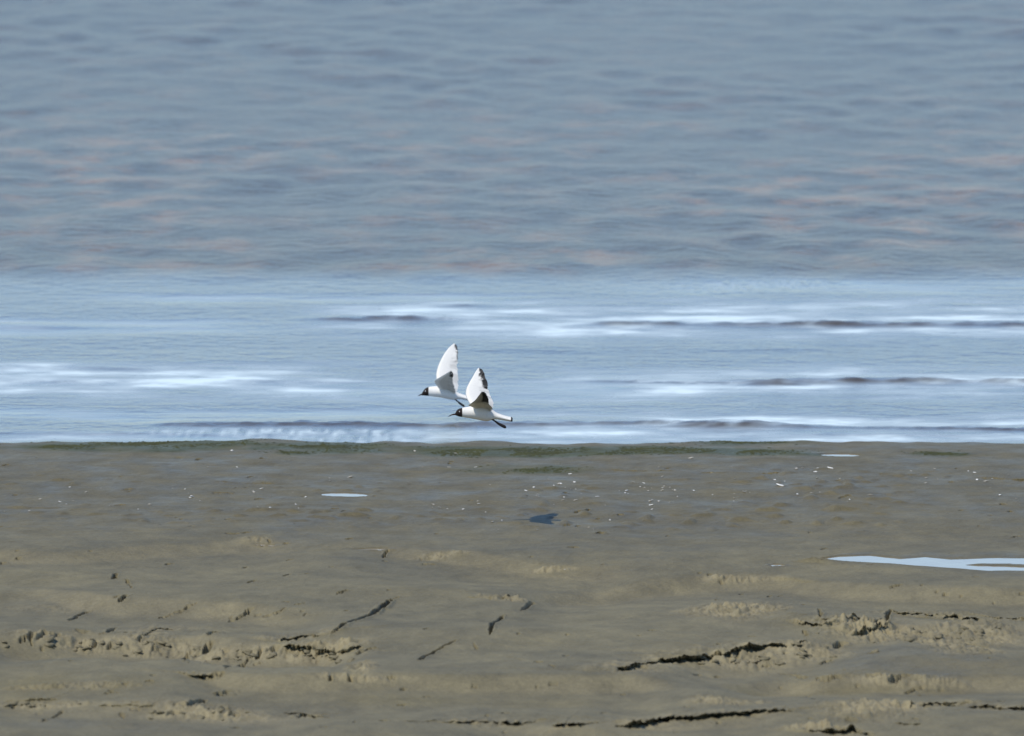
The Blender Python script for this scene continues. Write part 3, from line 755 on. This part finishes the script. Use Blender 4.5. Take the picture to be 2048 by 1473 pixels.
def set_tint(o, cols):
    at = o.data.attributes.new('tint', 'FLOAT_COLOR', 'POINT')
    at.data.foreach_set('color', np.array([(c[0], c[1], c[2], 1) for c in cols], np.float32).ravel())

def catmull(P, n):
    """n points spread evenly over the knots of a smooth curve through P"""
    P = [np.array(p, float) for p in P]
    out = []
    for k in range(n):
        t = k / (n - 1) * (len(P) - 1)
        i = min(int(t), len(P) - 2); f = t - i
        p0 = P[max(i - 1, 0)]; p1 = P[i]; p2 = P[i + 1]; p3 = P[min(i + 2, len(P) - 1)]
        out.append(0.5 * (2 * p1 + (p2 - p0) * f + (2 * p0 - 5 * p1 + 4 * p2 - p3) * f * f + (3 * p1 - p0 - 3 * p2 + p3) * f**3))
    return out

class Gull:
    def __init__(self, origin, depth, label):
        self.o = origin                                   # crop coordinates of the bird's middle
        px, py = 800 + origin[0] / 6.696, 660 + origin[1] / 6.696
        loc = at_depth(px, py, depth)
        dist = (loc - cam.location).length
        self.k = dist / FPX / 6.696
        d = (loc - cam.location).normalized()
        self.s, self.c = -d.z, math.hypot(d.x, d.y)
        self.root = bpy.data.objects.new('gull', None)
        self.root.empty_display_size = 0.1
        self.root.location = loc
        col.objects.link(self.root)
        tag(self.root, label, 'gull', 'gulls flying low over the shore')
        self.V, self.F, self.C = [], [], []
    def P(self, cx, cy, y):
        """a drawn point and its sideways distance (metres, + away) to the bird's own space"""
        zs = (self.o[1] - cy) * self.k
        return np.array([(cx - self.o[0]) * self.k, y, (zs - y * self.s) / self.c])
    def ring_loft(self, rings, cols):
        b = len(self.V); n = len(rings[0])
        for r, cc in zip(rings, cols):
            for p in r: self.V.append(tuple(p)); self.C.append(cc)
        for i in range(len(rings) - 1):
            for j in range(n):
                a, c = b + i * n + j, b + i * n + (j + 1) % n
                self.F.append((a, c, c + n, a + n))
        self.F.append([b + j for j in range(n)][::-1]); self.F.append([b + (len(rings) - 1) * n + j for j in range(n)])
    def body(self, sec, hood_x, tail_x):
        S = catmull(sec, 72); rings, cols = [], []
        for cx, zt, zb, hw in S:
            t, bt = self.P(cx, zt, 0), self.P(cx, zb, 0)
            cz, hh = (t[2] + bt[2]) / 2, max((t[2] - bt[2]) / 2, 0.0015)
            rings.append([(t[0], max(hw, .001) * math.cos(a), cz + hh * math.sin(a)) for a in [2 * math.pi * j / 24 for j in range(24)]])
            cols.append(HOOD if cx < hood_x else (BLACK if cx > tail_x else WHITE))
        self.ring_loft(rings, cols)
    def wing(self, LE, TE, black, upper_grey, seed, under=PALE):
        """LE, TE: front and rear edge of the wing from the body to the tip; black(s, c) says how dark a spot is"""
        rr = random.Random(seed)
        N = 30
        L, T = catmull([self.P(*p) for p in LE], N), catmull([self.P(*p) for p in TE], N)
        Nn = []
        for i in range(N):
            sp = (L[min(i + 1, N - 1)] + T[min(i + 1, N - 1)]) - (L[max(i - 1, 0)] + T[max(i - 1, 0)])
            n = np.cross(T[i] - L[i], sp); n /= np.linalg.norm(n) + 1e-9
            if n[2] < 0: n = -n
            Nn.append(n)
        rings, cols = [], []
        cs = [0, .06, .16, .30, .45, .60, .72]
        for i in range(N):
            s = i / (N - 1); th = 0.008 * (1 - 0.8 * s); ch = np.linalg.norm(T[i] - L[i])
            ring = []
            def pt(c, side):
                cam_ = 0.09 * ch * math.sin(math.pi * min(c, 1)) * (1 - .5 * s)
                t_ = th * math.sqrt(max(c, 0) / .16) if c < .16 else th * (1 - (c - .16) / .56 * .93)
                return L[i] + (T[i] - L[i]) * c + Nn[i] * (cam_ + side * t_)
            for c in cs: ring.append(pt(c, 1))
            for c in cs[::-1][:-1]: ring.append(pt(c, -1))
            rings.append(ring); cols.append(WHITE)
        b = len(self.V)
        self.ring_loft(rings, cols)
        n = len(rings[0])
        for i in range(N):
            for j in range(n):
                c = cs[j] if j < len(cs) else cs[len(cs) - 2 - (j - len(cs))]
                base = upper_grey if j < len(cs) else under
                if c < 0.08: base = WHITE
                k = black(i / (N - 1), c)
                self.C[b + i * n + j] = tuple(x * (1 - k) + y * k for x, y in zip(base, BLACK))
        # flight feathers, each its own blade
        M = 24
        for q in range(M):
            s = (q + 0.5) / M
            s = 0.04 + 0.955 * s
            def lerp(A, u):
                u = min(max(u, 0), 1) * (N - 1); i = min(int(u), N - 2); f = u - i
                return A[i] * (1 - f) + A[i + 1] * f
            sr = s if s < .45 else .45 + (s - .45) * .72
            nn = lerp(Nn, s); lr, tr = lerp(L, sr), lerp(T, sr)
            chr_ = np.linalg.norm(tr - lr)
            root = lr + (tr - lr) * .38 + nn * 0.09 * chr_ * .9 * (1 - .5 * s)
            tip0 = lerp(T, s)
            base0 = lr + (tr - lr) * .38
            tip = tip1 = base0 + (tip0 - base0) * rr.uniform(.97, 1.06)
            tone = rr.uniform(.76, 1.06); jit = rr.uniform(-.07, .05); kk = rr.uniform(.92, 1)
            ax = tip - root; ln = np.linalg.norm(ax); ax /= ln
            side = np.cross(nn, ax); side /= np.linalg.norm(side)
            sp = np.linalg.norm(lerp(T, s + .5 / M) - lerp(T, s - .5 / M))
            w = min(max(sp * .95, 0.0075), 0.017)
            side = side * math.cos(.05) + nn * math.sin(.05)
            up = np.cross(ax, side)
            if up @ nn < 0: up = -up
            fv, fc, ff = [], [], []
            pr = [(0, .5), (.3, .85), (.5, .95), (.62, 1), (.74, 1), (.84, .95), (.92, .78), (.97, .5), (1, .12)]
            for u, ww in pr:
                cc = .38 + .62 * u
                ctr = base0 + (tip1 - base0) * u + nn * 0.09 * chr_ * math.sin(math.pi * min(cc, 1)) * (1 - .5 * s)
                for sg, uu in ((-1, 1), (1, 1), (1, -1), (-1, -1)):
                    fv.append(tuple(ctr + side * w * ww * sg + up * .0006 * uu))
                    k = kk * black(s, .38 + .62 * u + jit)
                    bs = tuple(x * tone for x in (upper_grey if uu > 0 else under))
                    fc.append(tuple(x * (1 - k) + y * k for x, y in zip(bs, BLACK)))
            for i in range(len(pr) - 1):
                for j in range(4):
                    a, c = i * 4 + j, i * 4 + (j + 1) % 4
                    ff.append((a, c, c + 4, a + 4))
            ff.append((3, 2, 1, 0)); e = (len(pr) - 1) * 4; ff.append((e, e + 1, e + 2, e + 3))
            o = mesh_obj('flight_feather', fv, ff, M_FEATHER, self.root, smooth=False)
            set_tint(o, fc)
    def finish(self):
        o = mesh_obj('body', self.V, self.F, M_FEATHER, self.root)
        set_tint(o, self.C)
    def tube(self, name, pts, mat, flat=1.0, parent=None):
        S = catmull(pts, 12); rings = []
        for cx, cy, y, r in S:
            c = self.P(cx, cy, y)
            rings.append([(c[0], c[1] + r * flat * math.cos(a), c[2] + r * math.sin(a)) for a in [2 * math.pi * j / 10 for j in range(10)]])
        n = 10; vv = [p for r in rings for p in r]; ff = []
        for i in range(len(rings) - 1):
            for j in range(n):
                a, c = i * n + j, i * n + (j + 1) % n
                ff.append((a, c, c + n, a + n))
        ff.append(list(range(n))[::-1]); ff.append([(len(rings) - 1) * n + j for j in range(n)])
        return mesh_obj(name, vv, ff, mat, parent or self.root)
    def ball(self, name, cx, cy, y, rx, ry, rz, mat, parent=None):
        c = self.P(cx, cy, y); vv, ff = [], []
        for i in range(1, 7):
            for j in range(10):
                a, t = math.pi * i / 7, 2 * math.pi * j / 10
                vv.append((c[0] + rx * math.sin(a) * math.cos(t), c[1] + ry * math.sin(a) * math.sin(t), c[2] + rz * math.cos(a)))
        for i in range(5):
            for j in range(10):
                a, b = i * 10 + j, i * 10 + (j + 1) % 10
                ff.append((a, a + 10, b + 10, b))
        ff.append(list(range(10))); ff.append([50 + j for j in range(10)][::-1])
        return mesh_obj(name, vv, ff, mat, parent or self.root)

# nearer gull: brown hood, low over the mud
g = Gull((1000, 1120), 68.85, 'lower right gull with dark brown hood, nearer, its broad black wing edges raised')
g.body([(738, 1122, 1140, .003), (752, 1092, 1148, .010), (775, 1066, 1158, .0165), (800, 1054, 1164, .0195), (822, 1050, 1167, .0205), (842, 1044, 1169, .0215),
        (880, 1037, 1176, .026), (930, 1028, 1184, .034), (985, 1018, 1194, .042), (1045, 1012, 1206, .047), (1105, 1014, 1218, .046), (1160, 1026, 1224, .042),
        (1210, 1050, 1216, .034), (1250, 1078, 1204, .028), (1290, 1106, 1200, .027), (1340, 1128, 1206, .031), (1400, 1148, 1216, .036), (1455, 1163, 1225, .041), (1492, 1170, 1230, .043), (1508, 1182, 1226, .040)],
       832, 1486)
g.wing([(985, 1035, .02), (930, 985, .06), (888, 905, .115), (878, 850, .16), (888, 785, .20), (925, 705, .24), (965, 640, .275), (1002, 572, .31), (1042, 512, .34)],
       [(1235, 1065, .02), (1248, 1010, .06), (1232, 945, .11), (1200, 880, .15), (1172, 800, .19), (1165, 705, .225), (1140, 630, .26), (1112, 565, .295), (1078, 512, .335)],
       lambda s, c: float(np.clip((s - .46) / .06, 0, 1)) * float(np.clip((c - (.74 - .30 * max(s - .75, 0) / .25)) / .05, 0, 1)), PALE, 3)
g.wing([(985, 1045, -.02), (945, 1025, -.075), (915, 1012, -.135), (955, 982, -.19), (1005, 945, -.24), (1050, 890, -.29), (1092, 834, -.34)],
       [(1225, 1095, -.02), (1235, 1070, -.07), (1232, 1052, -.12), (1196, 1000, -.18), (1186, 945, -.23), (1165, 890, -.28), (1112, 828, -.335)],
       lambda s, c: max(float(np.clip((s - .50) / .08, 0, 1)) * float(np.clip((c - .30) / .12, 0, 1)), float(np.clip((s - .45) / .1, 0, 1)) * .45), PALE, 4, under=(0.56, 0.54, 0.49))  # underside colour darkened to paint in its shade and warm bounce
g.finish()
g.tube('bill', [(752, 1133, 0, .0058), (725, 1133, 0, .0050), (695, 1138, 0, .0042), (665, 1152, 0, .0030), (645, 1166, 0, .0009)], M_BILL, .6)
for y in (-.012, .012):
    g.tube('foot', [(1215, 1195, y, .006), (1255, 1212, y * 1.1, .0055), (1310, 1252, y * 1.1, .0085), (1365, 1283, y, .0105), (1405, 1300, y, .0100), (1424, 1308, y, .003)], M_FOOT, .75)
for sg in (-1, 1):
    e = g.ball('eye', 782, 1103, sg * .0165, .0042, .0022, .0042, M_EYE)
    g.ball('eye_ring', 797, 1098, sg * .0178, .0026, .0012, .0058, M_RING, e)

# farther gull: blue-black hood, left of and behind the other
g = Gull((600, 850), 76.1, 'upper left gull with blackish hood, farther, one tall white wing raised')
g.body([(284, 862, 876, .003), (300, 838, 880, .010), (325, 800, 882, .0165), (350, 779, 884, .0195), (368, 772, 885, .0205), (392, 766, 887, .0215),
        (430, 760, 892, .027), (475, 756, 898, .035), (525, 756, 904, .042), (580, 758, 914, .046), (635, 768, 926, .045), (690, 788, 936, .040),
        (735, 815, 938, .033), (770, 838, 930, .028), (810, 855, 930, .027), (860, 872, 938, .031), (915, 886, 948, .036), (980, 905, 962, .041), (1025, 920, 972, .042), (1040, 930, 968, .039)],
       381, 1020)
g.wing([(520, 780, .02), (495, 700, .07), (483, 620, .12), (487, 560, .16), (512, 475, .20), (560, 372, .24), (600, 305, .275), (650, 240, .31), (716, 183, .345)],
       [(760, 845, .02), (772, 760, .06), (775, 680, .11), (774, 600, .15), (762, 500, .19), (766, 400, .225), (768, 320, .26), (760, 250, .30), (742, 188, .34)],
       lambda s, c: float(np.clip((s - .60) / .05, 0, 1)) * float(np.clip((c - (.85 - .20 * max(s - .85, 0) / .15)) / .04, 0, 1)), PALE, 5)
g.wing([(530, 800, -.02), (490, 745, -.08), (462, 690, -.14), (500, 655, -.19), (565, 617, -.24), (630, 578, -.29), (690, 545, -.34)],
       [(738, 855, -.02), (742, 830, -.07), (728, 775, -.12), (712, 720, -.18), (706, 665, -.23), (704, 620, -.28), (698, 560, -.335)],
       lambda s, c: float(np.clip((s - .72) / .06, 0, 1)) * float(np.clip((c - .72) / .08, 0, 1)), PALE, 6, under=(0.56, 0.54, 0.49))  # shade and warm bounce painted into the underside colour here too
g.finish()
g.tube('bill', [(300, 866, 0, .0056), (280, 868, 0, .0048), (262, 876, 0, .0036), (237, 888, 0, .0009)], M_BILL, .6)
for y in (-.012, .012):
    g.tube('foot', [(735, 928, y, .006), (765, 955, y * 1.1, .0058), (800, 985, y * 1.1, .0085), (835, 1008, y, .0090), (858, 1020, y, .0075), (868, 1024, y, .003)], M_FOOT, .75)
for sg in (-1, 1):
    e = g.ball('eye', 328, 832, sg * .0165, .0042, .0022, .0042, M_EYE)
    g.ball('eye_ring', 341, 824, sg * .0178, .0026, .0012, .0056, M_RING, e)
